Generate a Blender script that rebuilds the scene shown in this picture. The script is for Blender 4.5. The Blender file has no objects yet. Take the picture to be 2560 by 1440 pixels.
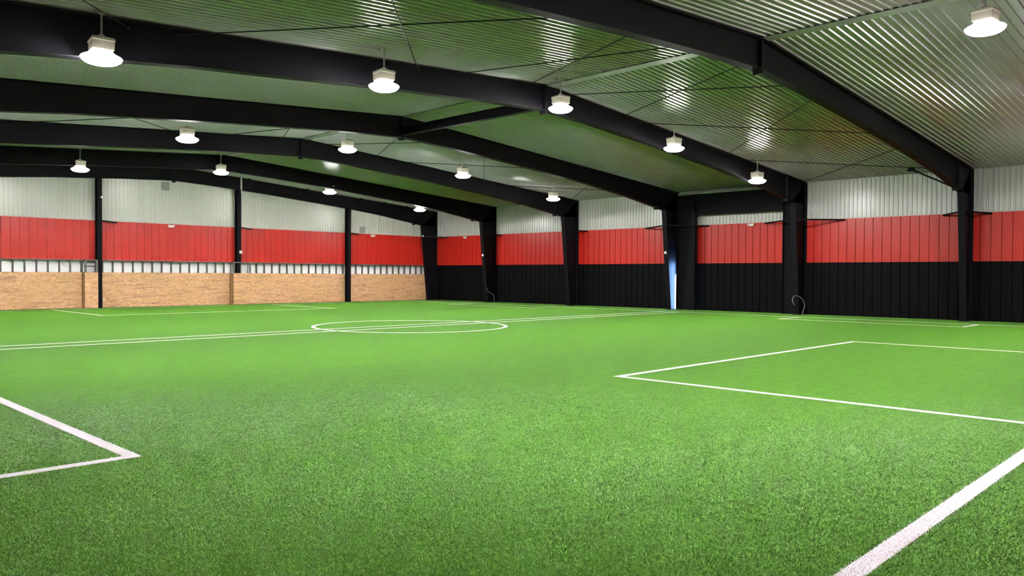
import bpy, bmesh, math, random
import numpy as np
from mathutils import Vector, Matrix
random.seed(7); rng = np.random.default_rng(11)
S = bpy.context.scene
COL = S.collection

# ------------------------------------------------------------------ camera, world, sun, exposure
cam = bpy.data.cameras.new('camera'); cam_o = bpy.data.objects.new('camera', cam); COL.objects.link(cam_o)
YAW, PIT, ROL, FPX, EYE = 0.80115, -0.01646, 0.00534, 1974.05, 1.65
cy, sy = math.cos(YAW), math.sin(YAW)
fw = Vector((sy*math.cos(PIT), cy*math.cos(PIT), math.sin(PIT))); rt = Vector((cy, -sy, 0)); up = rt.cross(fw)
rt2 = math.cos(ROL)*rt + math.sin(ROL)*up; up2 = -math.sin(ROL)*rt + math.cos(ROL)*up
M = Matrix((rt2, up2, -fw)).transposed().to_4x4(); M.translation = (0, 0, EYE)
cam_o.matrix_world = M
cam.sensor_width = 36; cam.lens = FPX/2560*36; cam.clip_start = .05; cam.clip_end = 300
S.camera = cam_o
S.view_settings.view_transform = 'Standard'; S.view_settings.look = 'None'
S.view_settings.exposure = -0.12; S.view_settings.gamma = 1; S.view_settings.use_curve_mapping = False
S.cycles.caustics_reflective = False; S.cycles.caustics_refractive = False; S.cycles.blur_glossy = 1.0
LAMP = 430.0
W = bpy.data.worlds.new('sky'); S.world = W; W.use_nodes = True
W.node_tree.nodes['Background'].inputs[0].default_value = (.24, .46, 1, 1)
W.node_tree.nodes['Background'].inputs[1].default_value = 200.0
sun = bpy.data.lights.new('sun', 'SUN'); sun.energy = 2200; sun.angle = .01; sun.color = (1, .97, .93)
sun_o = bpy.data.objects.new('sun', sun); COL.objects.link(sun_o)
sun_o.rotation_euler = Vector((-.44, 1, -.85)).to_track_quat('-Z', 'Y').to_euler()

# ------------------------------------------------------------------ building numbers (metres)
XW, YE, XL, YN = 33.88, 39.95, -1.60, -1.60          # right wall, end wall, left wall, near wall
XR, ZR, ZE = 16.67, 6.997, 5.771                      # ridge, eave
SL = (ZR-ZE)/(XW-XR)
ZJ, ZB, ZO = 2.26, 4.12, 1.67                         # black/red joint, red/white joint, particle board top
def roof(x): return ZR - SL*abs(x-XR)
FY = [39.80, 34.29, 27.85, 21.42, 14.955, 8.47, 2.02] # frame centre lines, far to near

# ------------------------------------------------------------------ materials
def mat(name, base, rough=.5, metal=0., spec=.5, build=None):
    m = bpy.data.materials.new(name); m.use_nodes = True
    nt = m.node_tree; b = nt.nodes['Principled BSDF']
    b.inputs['Base Color'].default_value = (*base, 1); b.inputs['Roughness'].default_value = rough
    b.inputs['Metallic'].default_value = metal; b.inputs['Specular IOR Level'].default_value = spec
    if build: build(nt, b)
    return m
def N(nt, t, **kw):
    n = nt.nodes.new(t)
    for k, v in kw.items():
        if k in n.inputs.keys(): n.inputs[k].default_value = v
        else: setattr(n, k, v)
    return n
def ramp(nt, src, stops):
    r = N(nt, 'ShaderNodeValToRGB'); e = r.color_ramp.elements
    while len(e) < len(stops): e.new(.5)
    for k, (p, c) in enumerate(stops): e[k].position = p; e[k].color = (*c, 1)
    nt.links.new(src, r.inputs[0]); return r.outputs[0]
def coords(nt, scale=(1, 1, 1)):
    t = N(nt, 'ShaderNodeTexCoord'); mp = N(nt, 'ShaderNodeMapping'); mp.inputs['Scale'].default_value = scale
    oi = N(nt, 'ShaderNodeObjectInfo'); ad = N(nt, 'ShaderNodeVectorMath', operation='ADD')
    nt.links.new(t.outputs['Object'], ad.inputs[0]); nt.links.new(oi.outputs['Location'], ad.inputs[1])
    nt.links.new(ad.outputs[0], mp.inputs[0]); return mp.outputs[0]
def noise(nt, vec, scale, detail=3, rough=.5):
    n = N(nt, 'ShaderNodeTexNoise'); n.inputs['Scale'].default_value = scale
    n.inputs['Detail'].default_value = detail; n.inputs['Roughness'].default_value = rough
    nt.links.new(vec, n.inputs['Vector']); return n.outputs[0]
def mixc(nt, fac, a, b, mode='MIX'):
    m = N(nt, 'ShaderNodeMix', data_type='RGBA', blend_type=mode)
    for sock, v in ((0, fac), (6, a), (7, b)):
        if hasattr(v, 'is_linked') or hasattr(v, 'links'): nt.links.new(v, m.inputs[sock])
        elif isinstance(v, (int, float)): m.inputs[sock].default_value = v
        else: m.inputs[sock].default_value = (*v, 1)
    return m.outputs[2]
def worn(c1, c2, scale=3., rl=.3, rh=.5):
    def f(nt, b):
        v = coords(nt); n = noise(nt, v, scale, 4)
        nt.links.new(ramp(nt, n, [(.2, c1), (.8, c2)]), b.inputs['Base Color'])
        r = N(nt, 'ShaderNodeMapRange'); nt.links.new(n, r.inputs[0])
        r.inputs['To Min'].default_value = rl; r.inputs['To Max'].default_value = rh
        nt.links.new(r.outputs[0], b.inputs['Roughness'])
    return f
m_white = mat('white_sheet', (.47, .46, .45), build=worn((.46, .45, .44), (.48, .47, .46), .8, .28, .28))
m_ceil = mat('ceiling_sheet', (.37, .355, .395), build=worn((.36, .345, .385), (.38, .365, .405), 1.2, .265, .265))
m_red = mat('red_sheet', (.62, .02, .018), spec=.4, build=worn((.49, .016, .011), (.53, .021, .014), 1.2, .32, .42))
m_black = mat('black_sheet', (.012, .012, .014), spec=.06, build=worn((.0028, .0028, .0036), (.0044, .0044, .0052), 2., .5, .65))
m_steel = mat('black_steel', (.009, .008, .011), build=worn((.0052, .0046, .0070), (.0070, .0063, .0092), 4., .5, .65), spec=.08)
m_rod = mat('rod_steel', (.006, .006, .006), .6, spec=.15)
m_gal = mat('galvanised', (.17, .17, .17), metal=.25, build=worn((.10, .095, .105), (.14, .135, .145), 8., .4, .55))
m_grey = mat('grey_plate', (.22, .22, .22), .5)
m_trim = mat('ridge_trim', (.40, .375, .44), .4)
m_ins = mat('white_insulation', (.93, .88, .97), build=worn((.88, .83, .93), (.97, .92, .99), 3.5, .4, .5))
m_plast = mat('white_plastic', (.8, .8, .78), .35)
m_house = mat('lamp_housing', (.62, .58, .52), .4)
def _rf(nt, b):
    b.inputs['Emission Color'].default_value = (1, .93, .82, 1); b.inputs['Emission Strength'].default_value = 5
m_refl = mat('lit_acrylic_reflector', (.8, .78, .74), .4, build=_rf)
m_cond = mat('grey_conduit', (.42, .42, .44), .4)
m_pvc = mat('white_pvc', (.75, .75, .73), .35)
def _em(nt, b):
    b.inputs['Emission Color'].default_value = (1, .985, .95, 1); b.inputs['Emission Strength'].default_value = LAMP
m_lens = mat('lamp_lens', (.9, .9, .9), .4, build=_em)
def _osb(nt, b):
    v = coords(nt)
    mp = N(nt, 'ShaderNodeMapping'); mp.inputs['Scale'].default_value = (11, 11, 34); nt.links.new(v, mp.inputs[0])
    wob = N(nt, 'ShaderNodeVectorMath', operation='ADD')
    n0 = N(nt, 'ShaderNodeTexNoise'); n0.inputs['Scale'].default_value = 5.; nt.links.new(v, n0.inputs['Vector'])
    nt.links.new(mp.outputs[0], wob.inputs[0]); nt.links.new(n0.outputs['Color'], wob.inputs[1])
    vo = N(nt, 'ShaderNodeTexVoronoi'); vo.inputs['Scale'].default_value = 1.; nt.links.new(wob.outputs[0], vo.inputs['Vector'])
    sep = N(nt, 'ShaderNodeSeparateColor'); nt.links.new(vo.outputs['Color'], sep.inputs[0])
    c = ramp(nt, sep.outputs[0], [(0, (.46, .21, .10)), (.2, (.66, .345, .19)), (.8, (.74, .40, .23)), (1, (.86, .53, .33))])
    mp2 = N(nt, 'ShaderNodeMapping'); mp2.inputs['Scale'].default_value = (.9, .9, 9); nt.links.new(v, mp2.inputs[0])
    n2 = noise(nt, mp2.outputs[0], 1., 3, .6)
    c = mixc(nt, ramp(nt, n2, [(.53, (0, 0, 0)), (.62, (.62, .62, .62))]), c, (.36, .18, .12))
    n3 = noise(nt, v, .45, 2)
    c = mixc(nt, ramp(nt, n3, [(.42, (0, 0, 0)), (.62, (.35, .35, .35))]), c, (.60, .33, .13))
    nt.links.new(c, b.inputs['Base Color'])
m_osb = mat('particle_board', (.65, .4, .2), .65, build=_osb)
def _turf(nt, b):
    v = coords(nt)
    a = noise(nt, v, 75., 3, .75); p = noise(nt, v, .55, 4, .6)
    mp = N(nt, 'ShaderNodeMapping'); mp.inputs['Scale'].default_value = (.22, 4.4, 1); nt.links.new(v, mp.inputs[0])
    st = noise(nt, mp.outputs[0], .8, 2)
    c = ramp(nt, a, [(.33, (.036, .122, .006)), (.5, (.084, .232, .014)), (.68, (.135, .318, .032))])
    c = mixc(nt, ramp(nt, p, [(.35, (0, 0, 0)), (.7, (.35, .35, .35))]), c, (.098, .245, .026))
    c = mixc(nt, ramp(nt, st, [(.4, (0, 0, 0)), (.6, (.2, .2, .2))]), c, (.055, .165, .010))
    mp3 = N(nt, 'ShaderNodeMapping'); mp3.inputs['Scale'].default_value = (1, 2.2, 1); nt.links.new(v, mp3.inputs[0])
    md = noise(nt, mp3.outputs[0], 3.2, 5, .7)
    c = mixc(nt, ramp(nt, md, [(.42, (0, 0, 0)), (.64, (.55, .55, .55))]), c, (.050, .150, .010))
    m14 = noise(nt, mp3.outputs[0], 16., 4, .7)
    c = mixc(nt, ramp(nt, m14, [(.42, (0, 0, 0)), (.62, (.5, .5, .5))]), c, (.055, .165, .012))
    nt.links.new(c, b.inputs['Base Color'])
    b.inputs['Sheen Weight'].default_value = .10; b.inputs['Sheen Roughness'].default_value = .45; b.inputs['Sheen Tint'].default_value = (.45, 1, .3, 1)
    bp = N(nt, 'ShaderNodeBump'); bp.inputs['Strength'].default_value = .35; bp.inputs['Distance'].default_value = .012
    nt.links.new(a, bp.inputs['Height']); nt.links.new(bp.outputs[0], b.inputs['Normal'])
m_turf = mat('artificial_turf', (.1, .29, .04), .8, spec=.08, build=_turf)
def _blade(lo, mid, hi):
    def f(nt, b):
        g = N(nt, 'ShaderNodeNewGeometry'); v = coords(nt); p = noise(nt, v, .55, 4, .6)
        c = ramp(nt, g.outputs['Random Per Island'], [(0, lo), (.5, mid), (1, hi)])
        c = mixc(nt, ramp(nt, p, [(.35, (0, 0, 0)), (.7, (.5, .5, .5))]), c, hi)
        nt.links.new(c, b.inputs['Base Color'])
    return f
m_blade = mat('turf_blade', (.1, .29, .04), .32, spec=.38, build=_blade((.062, .185, .009), (.115, .295, .026), (.19, .42, .075)))
m_wblade = mat('white_turf_blade', (.8, .76, .86), .5, build=_blade((.70, .61, .73), (.76, .68, .80), (.82, .75, .86)))
m_line = mat('white_turf_line', (.72, .66, .75), .7, build=worn((.67, .60, .69), (.76, .70, .79), 18., .6, .8))

# ------------------------------------------------------------------ mesh helpers
def link(name, me, m, parent=None, loc=None):
    o = bpy.data.objects.new(name, me); COL.objects.link(o)
    if m is not None and len(me.materials) == 0: me.materials.append(m)
    if parent is not None:
        o.parent = parent
        root = parent; off = Vector(parent.location)
        while root.parent is not None: root = root.parent; off += root.location
        o.location = Vector(loc or (0, 0, 0)) - off
    elif loc: o.location = loc
    return o
class MB:
    def __init__(s): s.v = []; s.f = []
    def add(s, vs, fs):
        n = len(s.v); s.v += [tuple(v) for v in vs]; s.f += [tuple(i+n for i in f) for f in fs]; return s
    def box(s, a, b):
        x0, y0, z0 = a; x1, y1, z1 = b
        return s.add([(x0,y0,z0),(x1,y0,z0),(x1,y1,z0),(x0,y1,z0),(x0,y0,z1),(x1,y0,z1),(x1,y1,z1),(x0,y1,z1)],
                     [(3,2,1,0),(4,5,6,7),(0,1,5,4),(1,2,6,5),(2,3,7,6),(3,0,4,7)])
    def prism(s, pts, ext):                              # polygon swept by a vector
        n = len(pts); e = Vector(ext)
        vs = [Vector(p) for p in pts] + [Vector(p)+e for p in pts]
        fs = [tuple(range(n))[::-1], tuple(range(n, 2*n))] + [(i, (i+1) % n, n+(i+1) % n, n+i) for i in range(n)]
        return s.add(vs, fs)
    def bar(s, p, q, w, h, upv=(0, 0, 1)):
        p, q = Vector(p), Vector(q); d = (q-p).normalized(); u = Vector(upv)
        if abs(d.dot(u)) > .98: u = Vector((1, 0, 0))
        r = d.cross(u).normalized()*w/2; t = r.cross(d).normalized()*h/2
        return s.prism([p-r-t, p+r-t, p+r+t, p-r+t], q-p)
    def tube(s, pts, r, n=8, cap=True):
        pts = [Vector(p) for p in pts]; rings = []; prev = None
        for i, p in enumerate(pts):
            d = (pts[min(i+1, len(pts)-1)]-pts[max(i-1, 0)]).normalized()
            a = prev if prev is not None else (Vector((0, 0, 1)) if abs(d.z) < .9 else Vector((1, 0, 0)))
            a = (a - d*a.dot(d)).normalized(); prev = a; b = d.cross(a)
            rings.append([p + r*(math.cos(t)*a + math.sin(t)*b) for t in (2*math.pi*k/n for k in range(n))])
        vs = [v for g in rings for v in g]
        fs = [(i*n+k, i*n+(k+1) % n, (i+1)*n+(k+1) % n, (i+1)*n+k) for i in range(len(pts)-1) for k in range(n)]
        if cap: fs += [tuple(range(n))[::-1], tuple(range((len(pts)-1)*n, len(pts)*n))]
        return s.add(vs, fs)
    def lathe(s, prof, c, n=24, rot=0):
        vs = [(c[0]+r*math.cos(2*math.pi*k/n+rot), c[1]+r*math.sin(2*math.pi*k/n+rot), c[2]+z) for r, z in prof for k in range(n)]
        fs = [(i*n+k, i*n+(k+1) % n, (i+1)*n+(k+1) % n, (i+1)*n+k) for i in range(len(prof)-1) for k in range(n)]
        fs += [tuple(range(n)), tuple(range((len(prof)-1)*n, len(prof)*n))[::-1]]
        return s.add(vs, fs)
    def mesh(s, name, fix=True):
        me = bpy.data.meshes.new(name); me.from_pydata([tuple(v) for v in s.v], [], s.f)
        if fix:
            bm = bmesh.new(); bm.from_mesh(me); bmesh.ops.recalc_face_normals(bm, faces=bm.faces); bm.to_mesh(me); bm.free()
        me.update(); return me
    def build(s, name, m, parent=None, loc=None, smooth=False, bevel=0):
        me = s.mesh(name)
        if smooth:
            me.shade_smooth()
            try: me.set_sharp_from_angle(angle=math.radians(40))
            except Exception: pass
        o = link(name, me, m, parent, loc)
        if bevel:
            md = o.modifiers.new('bevel', 'BEVEL'); md.width = bevel; md.segments = 2; md.limit_method = 'ANGLE'
        return o
def thing(name, label, cat, loc, group=None):
    o = bpy.data.objects.new(name, None); COL.objects.link(o); o.location = loc; o.empty_display_size = .2
    return tag(o, label, cat, group)
def tag(o, label, cat, group=None):
    o['label'] = label; o['category'] = cat
    if group: o['group'] = group
    return o
def struct(o): o['kind'] = 'structure'; return o
def sheet(name, prof, e0, e1, uax, dax):
    """profile (u,d) swept from offset e0 to e1 (callables of u or constants)"""
    n = len(prof); vs = []
    for e in (e0, e1):
        for u, d in prof:
            vs.append(Vector(uax)*u + Vector(dax)*d + (e(u) if callable(e) else Vector(e)))
    me = bpy.data.meshes.new(name); me.from_pydata([tuple(v) for v in vs], [], [(i, i+1, n+i+1, n+i) for i in range(n-1)])
    me.update(); return me

# ------------------------------------------------------------------ floor
floor = struct(MB().box((XL-.3, YN-.3, -.12), (XW+.3, YE+.6, 0)).build('floor', m_turf))
LW, LZ = .125, .003
LINES = []                                            # rectangles of white turf (x0,y0,x1,y1)
def hline(x0, x1, y): LINES.append((x0, y-LW/2, x1, y+LW/2))
def vline(x, y0, y1): LINES.append((x-LW/2, y0, x+LW/2, y1))
line_specs = []
def field(name, rects): line_specs.append((name, rects))
h = LW/2
TX0, TX1, TY0, TY1 = .67, 31.22, 1.67, 38.84
def R_h(x0, x1, y): return (x0, y-h, x1, y+h)
def R_v(x, y0, y1): return (x-h, y0, x+h, y1)
field('touchline', [R_v(TX1, TY0-h, TY1+h)]); field('touchline', [R_v(TX0, TY0-h, TY1+h)])
field('goal_line', [R_h(TX0+h, TX1-h, TY0)]); field('goal_line', [R_h(TX0+h, TX1-h, TY1)])
field('halfway_line', [R_h(TX0+h, TX1-h, 20.40)]); field('halfway_line', [R_h(TX0+h, TX1-h, 19.55)])
field('goal_box_line', [R_h(10.48-h, 20.46+h, 7.72), R_v(10.48, TY0+h, 7.72-h), R_v(20.46, TY0+h, 7.72-h)])
field('goal_box_line', [R_h(10.9-h, 21.41+h, 32.59), R_v(10.9, 32.59+h, TY1-h), R_v(21.41, 32.59+h, TY1-h)])
for y0, y1 in ((7.48, 13.88), (26.95, 33.25)):
    field('side_box_line', [R_v(29.28, y0-h, y1+h), R_h(29.28+h, TX1-h, y0), R_h(29.28+h, TX1-h, y1)])
    field('side_box_line', [R_v(2.71, y0-.11-h, y1+h), R_h(TX0+h, 2.71-h, y0-.11), R_h(TX0+h, 2.71-h, y1)])
for name, rects in line_specs:
    mb = MB()
    for x0, y0, x1, y1 in rects: mb.box((x0, y0, -.01), (x1, y1, LZ))
    mb.build(name, m_line, floor)
CX, CY, CR = 15.95, 19.965, 3.05
mb = MB(); n = 96
ring = [(r*math.cos(2*math.pi*k/n)+CX, r*math.sin(2*math.pi*k/n)+CY, z) for (r, z) in ((CR-h, -.01), (CR-h, LZ+.001), (CR+h, LZ+.001), (CR+h, -.01)) for k in range(n)]
mb.add(ring, [(i*n+k, i*n+(k+1) % n, (i+1)*n+(k+1) % n, (i+1)*n+k) for i in range(3) for k in range(n)])
mb.build('centre_circle', m_line, floor)

# turf fibres standing in the nearer part of the field
def fibres(name, m, px, py, size, hgt, parent):
    k = len(px); a = rng.uniform(0, 2*np.pi, k); hs = np.clip(1.15-(size*5.5-6.)*.10, .4, 1.15)
    lean = rng.uniform(.5, 1.4, k)*.009*size; la = rng.uniform(0, 2*np.pi, k)
    w = rng.uniform(.0012, .0026, k)*size; hh = hgt*hs*rng.uniform(.35, 1.1, k)
    V = np.zeros((k, 3, 3), np.float32)
    V[:, 0, 0] = px-np.sin(la)*w; V[:, 0, 1] = py+np.cos(la)*w
    V[:, 1, 0] = px+np.sin(la)*w; V[:, 1, 1] = py-np.cos(la)*w
    V[:, 2, 0] = px+np.cos(la)*lean; V[:, 2, 1] = py+np.sin(la)*lean; V[:, 2, 2] = hh
    me = bpy.data.meshes.new(name); me.vertices.add(k*3); me.vertices.foreach_set('co', V.ravel())
    me.loops.add(k*3); me.loops.foreach_set('vertex_index', np.arange(k*3, dtype=np.int32))
    me.polygons.add(k); me.polygons.foreach_set('loop_start', np.arange(0, k*3, 3, dtype=np.int32))
    me.update(calc_edges=True)
    o = link(name, me, m, parent); o['kind'] = 'stuff'; return o
K = 1700000
RM = 13.
rad = 3.2*np.exp(rng.uniform(0, math.log(RM/3.2), K))   # finer and denser near the viewer's end of the pitch
ang = rng.uniform(.05, 1.52, K)
px, py = rad*np.sin(ang), rad*np.cos(ang)
keep = rng.uniform(0, 1, K) < np.clip((RM-rad)/7, 0, 1)
px, py, rad = px[keep], py[keep], rad[keep]
onl = np.zeros(len(px), bool)
jx, jy = px+rng.normal(0, .013, len(px)), py+rng.normal(0, .013, len(px))
for _, rects in line_specs:
    for x0, y0, x1, y1 in rects: onl |= (jx > x0) & (jx < x1) & (jy > y0) & (jy < y1)
size = np.clip(rad/5.5, .8, 1.8)
fibres('grass_fibres', m_blade, px[~onl], py[~onl], size[~onl], .010, floor)
fibres('white_fibres', m_wblade, px[onl], py[onl], size[onl]*1.3, .009, floor)

# ------------------------------------------------------------------ ribbed sheets
P = .3565
flat = [(0, -.035), (.014, -.035), (.022, 0), (.118, 0), (.126, .0012), (.230, .0012), (.238, 0), (.350, 0), (P, -.035)]
q = P/2
def ribs(k, q=q, d=.016): 
    out = []
    for i in range(k): out += [(i*q, 0), (i*q+.105, 0), (i*q+.122, d), (i*q+.158, d), (i*q+.175, 0)]
    return out + [(k*q, 0)]
# ceiling
ceil_o = MB()
for sg, xe in ((1, XW+.35), (-1, XL-.35)):
    ze = roof(xe); x1 = xe
    ceil_o.prism([(XR, YN-.3, ZR+.06), (x1, YN-.3, ze+.06), (x1, YN-.3, ze+.16), (XR, YN-.3, ZR+.16)], (0, YE+.6-YN+.3, 0))
ceiling = struct(ceil_o.build('ceiling', m_trim))
rib5 = ribs(5, d=.028)
for sg, xe in ((1, XW+.1), (-1, XL-.1)):
    e = Vector((xe-XR, 0, roof(xe)-ZR)); nrm = Vector((-e.z, 0, e.x)).normalized()
    if nrm.z > 0: nrm = -nrm
    me = sheet('ceiling_sheet', rib5, Vector((sg*.02, 0, -sg*0)), e, (0, 1, 0), nrm)
    y = YN-.05
    while y < YE+.1:
        link('ceiling_sheet', me, m_ceil, ceiling, (XR, y, ZR+.03)); y += 5*q
mb = MB()
for sg, w in ((-1, .03), (1, .25)):
    mb.prism([(XR, YN, ZR-.012), (XR+sg*w, YN, ZR-.012-SL*w), (XR+sg*w, YN, ZR-.004-SL*w), (XR, YN, ZR-.004)], (0, YE-YN, 0))
struct(mb.build('trim_1', m_trim))

# side walls
def side_wall(nm, X, inward, hole=None):
    back = MB(); o0, o1 = X-inward*.16, X-inward*.05
    xa, xb = min(o0, o1), max(o0, o1)
    if hole:
        back.box((xa, YN-.2, 0), (xb, hole[0], 6.2)); back.box((xa, hole[1], 0), (xb, YE+.6, 6.2)); back.box((xa, hole[0], ZJ), (xb, hole[1], 6.2))
    else: back.box((xa, YN-.2, 0), (xb, YE+.6, 6.2))
    w = struct(back.build(nm, m_black))
    d = (inward, 0, 0)
    mr = sheet('red_panel', flat, (0, 0, ZJ), (0, 0, ZB+.02), (0, 1, 0), d); mk = sheet('black_panel', flat, (0, 0, 0), (0, 0, ZJ-.01), (0, 1, 0), d)
    mw = sheet('white_sheet', ribs(4), (0, 0, ZB), (0, 0, roof(X)+.05), (0, 1, 0), d)
    if hole: k0 = round((hole[0]-YN)/P)
    k = 0; y = YN + (((hole[0]-YN) % P) - P if hole else 0)
    while y < YE:
        link('red_panel', mr, m_red, w, (X, y, 0))
        if not (hole and hole[0]-.01 < y+.05 < hole[1]): link('black_panel', mk, m_black, w, (X, y, 0))
        if k % 2 == 0: link('white_sheet', mw, m_white, w, (X-inward*.02, y, 0))
        y += P; k += 1
    tr = MB().box((min(X-inward*.02, X+inward*.022), YN, ZB-.012), (max(X-inward*.02, X+inward*.022), YE, ZB+.012)); tr.build('white_flashing', m_white, w)
    return w
HOLE = (20.585, 21.298)
wall_right = side_wall('wall_right', XW, -1, HOLE)
wall_left = side_wall('wall_left', XL, 1)
# near end wall, behind the viewer: three bands of sheet
wf = struct(MB().box((XL-.2, YN-.2, 0), (XW+.2, YN-.08, 7.2)).build('wall_front', m_black))
for nm, m, pr, z0, z1, stp in (('black_panel', m_black, flat, 0, ZJ-.01, 1), ('red_panel', m_red, flat, ZJ, ZB, 1), ('white_sheet', m_white, ribs(4), ZB, 5.6, 2)):
    me = sheet(nm, pr, (0, 0, z0), (0, 0, z1), (1, 0, 0), (0, 1, 0))
    for i in range(0, 100, stp): link(nm, me, m, wf, (XL+i*P, YN, 0))

# far end wall
gap = .22
wb = MB().box((XL-.2, YE+gap, 0), (XW+.2, YE+gap+.1, 7.2))
wall_back = struct(wb.build('wall_back', m_black))
x = XL + .12; k = 0
mr = sheet('red_panel', flat, (0, 0, ZJ), (0, 0, ZB+.02), (1, 0, 0), (0, -1, 0))
while x < XW:
    link('red_panel', mr, m_red, wall_back, (x, YE, 0))
    if k % 2 == 0:
        x0 = x
        me = sheet('white_sheet', ribs(4), (0, 0, ZB), lambda u: Vector((0, 0, roof(x0+u)+.04)), (1, 0, 0), (0, -1, 0))
        link('white_sheet', me, m_white, wall_back, (x, YE+.02, 0))
    x += P; k += 1
MB().box((XL, YE-.022, ZB-.012), (XW, YE+.02, ZB+.012)).build('white_flashing', m_white, wall_back)
MB().box((XL, YE+gap-.03, 0), (XW, YE+gap-.012, ZJ+.1)).build('insulation_panel', m_ins, wall_back)
MB().box((XL, YE-.01, ZJ-.045), (XW, YE+.12, ZJ-.005)).build('top_track', m_gal, wall_back)
for k in range(-2, 54):
    x = 9.21+.4625*(k-2)
    if x > 33: break
    if 12.5 < x < 13.3 or 19.6 < x < 20.9: continue
    s = MB(); s.box((x-.022, YE+.0, 0), (x-.018, YE+.11, ZJ-.045)); s.box((x-.022, YE+.0, 0), (x+.028, YE+.006, ZJ-.045)); s.box((x-.022, YE+.104, 0), (x+.028, YE+.11, ZJ-.045))
    s.build('wall_stud', m_gal, wall_back)
MB().box((XL, YE+.001, 1.20), (XW, YE+.025, 1.26)).build('blocking', m_gal, wall_back)
# boxed-out frames round two of the end columns
PO = .38                                               # how far they stand out of the wall
def boxframe(x0, x1, extra=()):
    s = MB(); yf = YE-PO
    for x in (x0, x1-.09): s.box((x, yf+.012, 0), (x+.09, yf+.05, ZJ-.03))
    for x in extra: s.box((x, yf+.012, 0), (x+.04, yf+.05, ZJ-.03))
    s.box((x0, yf+.004, ZJ-.045), (x1, yf+.06, ZJ+.0)); s.box((x0, yf+.05, ZJ-.045), (x0+.03, YE, ZJ)); s.box((x1-.03, yf+.05, ZJ-.045), (x1, YE, ZJ))
    for x in (x0, x1-.03): s.box((x, YE-.05, 0), (x+.03, YE, ZJ-.03))
    return s
s = boxframe(12.46, 13.04); s.box((12.5, YE-.2, 1.93), (13.0, YE-.16, 1.98)); s.build('stud_frame', m_gal, wall_back)
boxframe(19.70, 20.70, (20.1,)).build('stud_frame', m_gal, wall_back)
# particle board sheets
TH = .014
def board(x0, x1, z0, z1, y=YE, dy=0):
    return MB().box((x0+.002, y-TH+dy, z0), (x1-.002, y+dy, z1)).build('particle_board', m_osb, wall_back)
def run(x0, x1, seams, y=YE):
    xs = [x0]+[s for s in seams if x0+.2 < s < x1-.2]+[x1]
    for i, (a, b) in enumerate(zip(xs[:-1], xs[1:])):
        board(a, b, .01, 1.228, y, -random.uniform(0, .004)); board(a, b, 1.232, ZO, y, -random.uniform(0, .004))
se = [2.3+2.35*i for i in range(14)]
run(XL, 12.46, se); run(13.3, 19.70, [14.3, 16.6, 18.9]); run(20.70, 33.2, [22.2, 23.1, 25.5, 27.9, 30.3])
run(12.46, 13.04, [], YE-PO); run(19.70, 20.70, [20.2], YE-PO)
for x in (12.46, 19.70, 20.70-TH, 13.04-TH):
    MB().box((x, YE-PO, .01), (x+TH, YE, ZO)).build('particle_board', m_osb, wall_back)
MB().box((13.04, YE-.02, .01), (13.3, YE, ZO)).build('particle_board', m_osb, wall_back)

# ------------------------------------------------------------------ steel frames
FW, FT, WT = .25, .018, .012
def isec(mb, outer, inner, Y):
    """welded I-section in the XZ plane between two polylines"""
    for line in (outer, inner):
        for a, b in zip(line[:-1], line[1:]):
            mid = Vector(((a[0]+b[0])/2, 0, (a[1]+b[1])/2))
            d = Vector((b[0]-a[0], 0, b[1]-a[1])).normalized(); nrm = Vector((-d.z, 0, d.x))*FT/2
            A, B = Vector((a[0], Y-FW/2, a[1])), Vector((b[0], Y-FW/2, b[1]))
            mb.prism([A-nrm, B-nrm, B+nrm, A+nrm], (0, FW, 0))
    poly = [(p[0], Y-WT/2, p[1]) for p in outer]+[(p[0], Y-WT/2, p[1]) for p in reversed(inner)]
    mb.prism(poly, (0, WT, 0))
XC, XI0, XI1, ZK = XW-.03, 33.18, 32.66, 4.83            # outer flange, inner flange at base / at knee, knee height
low = [(16.67, 6.30), (18.8, 6.20), (22., 5.98), (26.8, 5.58), (29.6, 5.27), (XI1, ZK)]
def mirror(pts): return [(2*XR-x if 2*XR-x > XL+.9 else max(2*XR-x, XL+.95), z) for x, z in pts]
frame_labels = [
 'black steel frame farthest away, flat against the end wall with particle board',
 'second black steel frame from the end wall, thin cable whip at its column foot',
 'third black steel frame from the end wall, with a plain column foot',
 'black steel frame whose column foot is lit blue by daylight',
 'second nearest black steel frame, right behind the nearest full row of lit lamps',
 'nearest black steel frame, sweeping across the upper right ceiling',
 'black steel frame over the near goal line, closest to the near end wall']
braces = {0: (-1.2, None), 1: (-.65, .8), 2: (-.75, .8), 3: (-1.8, 1.9), 4: (-1.78, 1.85), 5: (-.75, .95), 6: (-.8, .8)}
frames = []
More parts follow.
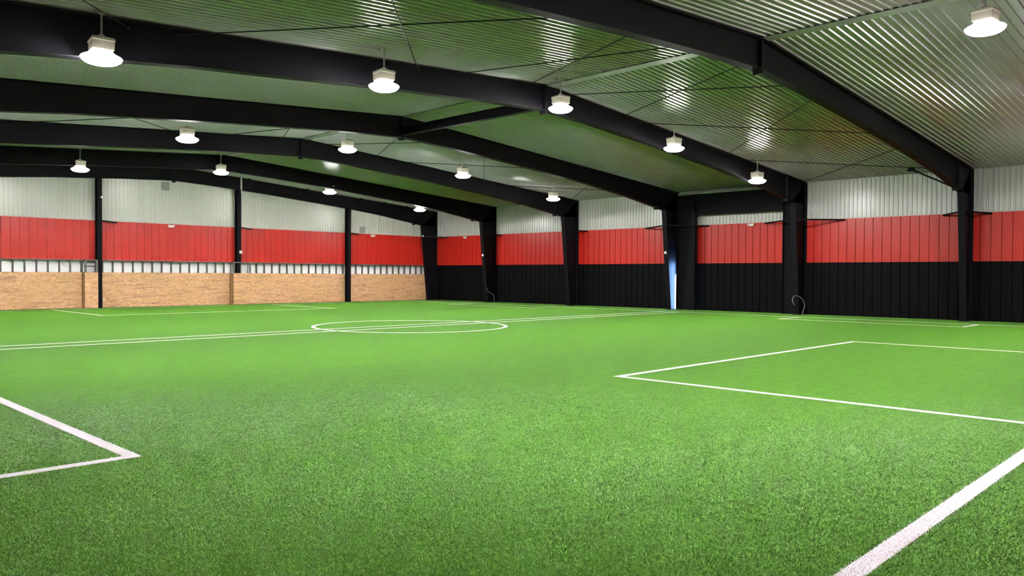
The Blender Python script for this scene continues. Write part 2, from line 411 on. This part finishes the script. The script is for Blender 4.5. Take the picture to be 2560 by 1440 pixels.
for k, Y in enumerate(FY):
    fr = thing('steel_frame', frame_labels[k], 'steel frame', (XR, Y, 0), 'tapered steel frames across the hall'); frames.append(fr)
    top = lambda xs: [(x, roof(x)-.015) for x in xs]
    mb = MB(); isec(mb, top([XR, 22, XI1]), [(XR, 6.30)]+[(22., 5.98), (26.8, 5.58), (29.6, 5.27), (XI1, ZK)] if False else low, Y)
    mb.build('rafter', m_steel, fr)
    lowm = [(2*XR-x, z) for x, z in low]
    XIL = lowm[-1][0]
    mb = MB(); isec(mb, top([XR, 10, XIL]), lowm, Y); mb.build('rafter', m_steel, fr)
    mb = MB(); isec(mb, [(XC, 0), (XC, roof(XC)-.015)], [(XI0, 0), (XI1, ZK)], Y)
    mb.prism([(XI1, Y-WT/2, ZK), (XC, Y-WT/2, ZK), (XC, Y-WT/2, roof(XC)-.02), (XI1, Y-WT/2, roof(XI1)-.02)], (0, WT, 0))
    mb.prism([(XI1, Y-FW/2, roof(XI1)-.035), (XC, Y-FW/2, roof(XC)-.035), (XC, Y-FW/2, roof(XC)-.015), (XI1, Y-FW/2, roof(XI1)-.015)], (0, FW, 0))
    mb.build('column', m_steel, fr)
    mb = MB(); xc = XL+.03; isec(mb, [(xc, 0), (xc, roof(xc)-.015)], [(xc+.66, 0), (XIL, ZK)], Y)
    mb.prism([(xc, Y-WT/2, ZK), (XIL, Y-WT/2, ZK), (XIL, Y-WT/2, roof(XIL)-.02), (xc, Y-WT/2, roof(xc)-.02)], (0, WT, 0))
    mb.build('column', m_steel, fr)
    mb = MB(); mb.box((XR-.045, Y-.11, 6.20), (XR+.045, Y+.11, ZR-.03)); mb.build('ridge_plate', m_steel, fr)
    mb = MB(); mb.box((31.95, Y-.11, 4.82), (32.03, Y+.11, roof(32)-.03)); mb.build('knee_plate', m_steel, fr)
    mb = MB(); mb.box((XI0-.05, Y-.15, 0), (XC+.0, Y+.15, .02)); mb.build('base_plate', m_steel, fr)
    for dy in braces[k]:
        if dy is None: continue
        b = MB(); A = Vector((XI1+.10, Y, 4.13)); B = Vector((XW-.02, Y+dy, 4.09))
        b.bar(A, B, .06, .008); b.bar(A+Vector((0, 0, -.03)), B+Vector((0, 0, -.03)), .008, .06)
        b.build('column_brace', m_steel, fr)
# knee brace of the nearest frame up to the roof, with its end block
b = MB(); b.bar((32.35, 8.48, 4.90), (32.68, 10.2, 5.80), .05, .06); b.build('roof_brace', m_steel, frames[5])
b = MB(); b.box((32.58, 10.12, 5.74), (32.78, 10.32, 5.86)); b.build('roof_clip', m_steel, frames[5])
for x in (20.58, 24.14, 27.8, 29.53, 31.2):
    b = MB(); b.box((x-.07, 39.52, roof(x)-.09), (x+.09, 39.62, roof(x)-.0)); b.bar((x-.05, 39.72, roof(x)-.35), (x, 39.56, roof(x)-.05), .03, .05)
    b.build('roof_clip', m_steel, frames[0])

# portal frame in the bay between the fourth and fifth frame
pf = thing('portal_frame', 'black portal frame of two posts and deep beam beside the right wall', 'portal frame', (33.45, 18, 0))
def ywise(mb, X, y0, y1, z0, z1, w=.24):
    mb.box((X-WT/2, y0, z0), (X+WT/2, y1, z1)); mb.box((X-w/2, y0, z0), (X+w/2, y0+.02, z1)); mb.box((X-w/2, y1-.02, z0), (X+w/2, y1, z1))
for y0, y1 in ((14.98, 15.76), (20.18, 21.19)):
    mb = MB(); ywise(mb, 33.58, y0, y1, 0, 5.56); mb.build('post', m_steel, pf)
mb = MB(); mb.box((33.58-WT/2, 15.76, 4.57), (33.58+WT/2, 20.18, 5.56)); mb.box((33.46, 15.76, 4.57), (33.70, 20.18, 4.59)); mb.box((33.46, 15.76, 5.54), (33.70, 20.18, 5.56))
mb.build('beam', m_steel, pf)
mb = MB(); mb.box((33.40, 15.2, 5.57), (33.72, 21.1, 5.67)); mb.build('eave_strut', m_grey, pf)
# strut along the ridge
rs = MB(); rs.box((XR-WT/2, FY[4], 6.36), (XR+WT/2, FY[3], 6.62)); rs.box((XR-.09, FY[4], 6.35), (XR+.09, FY[3], 6.365)); rs.box((XR-.09, FY[4], 6.61), (XR+.09, FY[3], 6.625))
tag(rs.build('ridge_strut', m_steel), 'black steel strut running under the ridge between two frames', 'strut')

# thin cross-brace rods under the roof
XN = [(5.45, -.6), (-.6, 5.5), (6.29, 12.5), (12.18, 6.0), (12.99, 15.75), (15.75, 12.85), (17.24, 20.25), (20.15, 17.2), (20.93, 26.7), (26.73, 20.6), (27.5, 33.2), (33.17, 27.6)]
pan = ['panel by the left wall', 'second panel from the left wall', 'panel just left of the ridge', 'panel just right of the ridge', 'second panel right of the ridge', 'panel by the right wall']
for (ka, kb, nm) in ((4, 5, 'nearest bay'), (2, 3, 'middle bay')):
    for i, (xa, xb) in enumerate(XN):
        dz = -.13-.035*(i % 2)
        A = Vector((xa, FY[ka]-.01, roof(xa)+dz)); B = Vector((xb, FY[kb]+.01, roof(xb)+dz))
        hi = 'near end left' if xb < xa else 'near end right'
        t = thing('brace_rod', f'thin black roof rod, {nm}, {pan[i//2]}, {hi}', 'brace rod', (A+B)/2, 'cross brace rods under the roof')
        MB().tube([A, B], .0125, 6).build('rod', m_rod, t)
        d = (B-A).normalized()
        for e, sg in ((A, 1), (B, -1)): MB().tube([e+d*sg*.01, e+d*sg*.05], .024, 6).build('end_nut', m_rod, t)

# end wall columns
for xc, z0, lab in ((13.13, 0, 'black end wall column, left of three, beside a boxed board'),
                    (20.05, 0, 'black end wall column, middle of three, its foot hidden by the boxed board'),
                    (26.98, 0, 'black end wall column, right of three, standing on the turf')):
    c = thing('end_column', lab, 'column', (xc, YE-.2, 0), 'columns of the end wall')
    yb, yf = YE-.03, YE-.36
    zt = 6.30-(.09*abs(xc-XR) if True else 0)
    zt = np.interp(abs(xc-XR)+XR, [p[0] for p in low], [p[1] for p in low])+.01
    mb = MB(); mb.box((xc-WT/2, yf, z0), (xc+WT/2, yb, zt)); mb.box((xc-.1, yf, z0), (xc+.1, yf+.018, zt)); mb.box((xc-.1, yb-.018, z0), (xc+.1, yb, zt))
    mb.build('post', m_steel, c)
    MB().box((xc-.12, yf-.0, 0), (xc+.12, yb, .02)).build('base_plate', m_steel, c)
    b = MB(); b.bar((xc+.06, yf+.03, 4.12), (xc+.88, YE-.02, 4.08), .06, .008); b.bar((xc+.06, yf+.03, 4.09), (xc+.88, YE-.02, 4.05), .008, .06); b.build('column_brace', m_steel, c)

# ------------------------------------------------------------------ lamps
def lamp(x, y, lab, first=[None]):
    zr = roof(x)
    if first[0] is None:
        t = thing('high_bay_lamp', lab, 'lamp', (0, 0, 0), 'pendant high bay lamps')
        MB().lathe([(.035, -.055), (.06, -.03), (.07, 0), (.07, .02)], (0, 0, 0), 12).build('canopy', m_cond, t, smooth=True)
        MB().tube([(0, 0, -.03), (0, 0, -.44)], .018, 8).build('stem', m_cond, t, smooth=True)
        hs = MB(); a = math.radians(38)
        def sq(r, z): return [(r*math.cos(a+math.pi/2*k), r*math.sin(a+math.pi/2*k), z) for k in range(4)]
        vs = sq(.06, -.40)+sq(.065, -.43)+sq(.255, -.475)+sq(.265, -.52)+sq(.25, -.535)+sq(.245, -.675)+sq(.2, -.70)
        hs.add(vs, [(i*4+k, i*4+(k+1) % 4, (i+1)*4+(k+1) % 4, (i+1)*4+k) for i in range(6) for k in range(4)]+[(0, 1, 2, 3), (24, 25, 26, 27)])
        hs.build('housing', m_house, t, bevel=.006)
        MB().lathe([(.19, -.695), (.215, -.728), (.322, -.782), (.335, -.80), (.32, -.805)], (0, 0, 0), 28).build('reflector', m_refl, t, smooth=True)
        MB().lathe([(.328, -.797), (.330, -.81), (.305, -.845), (.25, -.882), (.19, -.90), (.16, -.892), (.05, -.888)], (0, 0, 0), 28).build('lens', m_lens, t, smooth=True)
        first[0] = t; t.location = (x, y, zr)
    else:
        src = first[0]; t = src.copy(); COL.objects.link(t); t.location = (x, y, zr)
        for c in src.children:
            d = c.copy(); COL.objects.link(d); d.parent = t
        t['label'] = lab
    return t
LP = [(4.89, 14.64, 'lit high bay lamp nearest and largest at upper left, its stem clearly seen'),
 (10.47, 14.07, 'lit high bay lamp in the near full row, second from the left'),
 (16.34, 14.03, 'lit high bay lamp in the near full row, under the ridge beside the strut'),
 (22.17, 14.17, 'lit white lamp in the near full row, first one right of the ridge'),
 (28.58, 14.51, 'lit white lamp in the near full row, closest to the right wall'),
 (10.46, 23.99, 'lit white lamp in the middle row, leftmost one seen'),
 (16.51, 24.37, 'lit white lamp in the middle row, hung under the ridge'),
 (22.31, 24.51, 'lit white lamp in the middle row, first one right of the ridge'),
 (28.77, 25.14, 'lit white lamp in the middle row, closest to the right wall'),
 (10.63, 34.24, 'lit white lamp in the farthest row, leftmost one above the end wall boards'),
 (16.36, 34.04, 'lit white lamp in the farthest row, under the ridge near the white pipe'),
 (22.29, 34.48, 'lit white lamp in the farthest row, first one right of the ridge'),
 (28.67, 35.14, 'lit white lamp in the farthest row, closest to the far right corner'),
 (16.28, 3.87, 'lit white lamp alone at the upper right corner, seen from below against the ceiling'),
 (22.3, 4.0, 'lit white lamp of the first row right of the ridge, outside the photo'),
 (28.6, 4.2, 'lit white lamp of the first row closest to the right wall, outside the photo'),
 (10.4, 4.0, 'lit white lamp of the first row left of the ridge, outside the photo'),
 (4.9, 4.2, 'lit white lamp of the first row closest to the left wall, outside the photo'),
 (4.9, 24.3, 'lit white lamp of the middle row by the left wall, outside the photo'),
 (4.9, 34.4, 'lit white lamp of the farthest row by the left wall, outside the photo')]
for a in LP: lamp(*a)

# ------------------------------------------------------------------ fittings on walls and columns
def exit_light(p, nrm, lab):
    t = thing('emergency_light', lab, 'emergency light', p, 'white emergency lights on the red band')
    n = Vector(nrm); u = n.cross(Vector((0, 0, 1))); c = Vector(p)
    def bx(uo, zo, w, hgt, d0, d1):
        a = c+u*(uo-w/2)+Vector((0, 0, zo-hgt/2))+n*d0; return [a, a+u*w, a+u*w+Vector((0, 0, hgt)), a+Vector((0, 0, hgt))], n*(d1-d0)
    MB().prism(*bx(0, 0, .25, .11, 0, .08)).build('body', m_plast, t, bevel=.012)
    for s in (-.11, .11):
        MB().tube([c+u*s+Vector((0, 0, .03))+n*.05, c+u*s*1.1+Vector((0, 0, .02))+n*.13], .042, 10).build('lamp_head', m_plast, t)
exit_light((XW-.01, 17.45, 4.02), (-1, 0, 0), 'white emergency light on the right wall between the portal posts')
exit_light((XW-.01, 36.9, 4.00), (-1, 0, 0), 'white emergency light on the right wall in the far corner bay')
exit_light((16.56, YE-.01, 4.00), (0, -1, 0), 'white emergency light on the end wall near its middle')
exit_light((28.86, YE-.01, 4.00), (0, -1, 0), 'white emergency light on the end wall next to the right corner')
def plate(x, z, lab):
    t = thing('vent_plate', lab, 'vent', (x, YE-.05, z), 'square grey vent plates')
    MB().box((x-.2, YE-.06, z-.2), (x+.2, YE-.02, z+.2)).build('frame', m_grey, t, bevel=.01)
    s = MB()
    for i in range(6): s.box((x-.16, YE-.075, z-.15+i*.055), (x+.16, YE-.06, z-.125+i*.055))
    s.build('louvre', m_grey, t)
plate(16.29, 5.98, 'square grey vent plate high on the white end wall below the ridge')
plate(28.12, 4.33, 'square grey vent plate low on the white end wall near the right corner')
def jbox(p, s, nrm, lab, cover=True):
    t = thing('junction_box', lab, 'junction box', p, 'small white boxes on the columns')
    n = Vector(nrm); c = Vector(p); u = n.cross(Vector((0, 0, 1))).normalized()
    def q_(w, d0, d1):
        a = c-u*w/2-Vector((0, 0, w/2))+n*d0; return [a, a+u*w, a+u*w+Vector((0, 0, w)), a+Vector((0, 0, w))], n*(d1-d0)
    MB().prism(*q_(s, 0, .05)).build('box', m_plast, t, bevel=.008)
    MB().prism(*q_(s*.8, .05, .06)).build('cover', m_plast, t)
def xin(z): return XI0+(XI1-XI0)*z/ZK
jbox((xin(2.8)-.01, 21.42, 2.78), .13, (-1, 0, 0), 'small white box on the column above the blue daylight')
jbox((xin(2.83)-.01, 34.27, 2.83), .13, (-1, 0, 0), 'small white box on the column with a cable whip near the far corner')
jbox((20.12, YE-.36, 2.79), .16, (0, -1, 0), 'small white box low on the middle end wall column')
jbox((xin(4.1)-.01, 39.74, 4.14), .10, (-1, 0, 0), 'small white box high on the far corner column')
jbox((13.21, YE-.36, 5.19), .09, (0, -1, 0), 'small white box high on the left end wall column')
t = thing('wall_outlet', 'small white outlet low on the particle board right of the left end column', 'outlet', (13.37, YE-.03, .36))
MB().box((13.36, YE-.045, .31), (13.44, YE-.012, .42)).build('plate', m_plast, t, bevel=.004); MB().box((13.385, YE-.05, .34), (13.415, YE-.045, .39)).build('socket', m_grey, t)
def smooth(pts, n=6):
    P_ = [Vector(p) for p in pts]; P_ = [2*P_[0]-P_[1]]+P_+[2*P_[-1]-P_[-2]]; out = []
    for i in range(1, len(P_)-2):
        for k in range(n):
            t = k/n; a, b, c, d = P_[i-1:i+3]
            out.append(.5*((2*b)+(c-a)*t+(2*a-5*b+4*c-d)*t*t+(3*b-a-3*c+d)*t**3))
    return out+[P_[-2]]
hose = [(32.61, .44), (32.40, .62), (32.52, .80), (32.80, .83), (33.15, .76), (33.42, .63), (33.58, .46), (33.60, .32), (33.46, .16), (33.40, 0)]
tag(MB().tube(smooth([(x, 14.79, z) for x, z in hose]), .017, 8).build('cable_whip', m_cond, smooth=True), 'bent grey cable whip curling up from the turf beside the wide portal post', 'cable')
hose = [(32.98, .90), (33.1, .72), (33.2, .62), (33.38, .56), (33.59, .41), (33.66, .26), (33.63, 0)]
tag(MB().tube(smooth([(x, 34.12, z) for x, z in hose]), .014, 8).build('cable_whip', m_cond, smooth=True), 'thin grey cable whip at the foot of the second column from the far corner', 'cable')
tag(MB().tube([(20.17, 39.62, 5.92), (20.17, 39.62, roof(20.17))], .045, 10).build('vent_pipe', m_pvc, smooth=True), 'white upright pipe in front of the far rafter above the middle end column', 'pipe')
pts = [(11.85+.17*math.cos(a), YE+.13, 2.16+.22*math.sin(a)) for a in [math.pi*(1+k/14) for k in range(15)]]
tag(MB().tube(pts, .009, 6).build('cable_loop', m_cond, smooth=True), 'loop of thin grey cable hanging in the stud gap left of the left end column', 'cable')
pts = smooth([(20.48, YE-.12, 1.3), (20.48, YE-.12, 2.0), (20.44, YE-.12, 2.12), (20.30, YE-.12, 2.15), (20.2, YE-.12, 2.15)])
tag(MB().tube(pts, .035, 8).build('white_pipe', m_pvc, smooth=True), 'white bent pipe inside the stud frame around the middle end column', 'pipe')
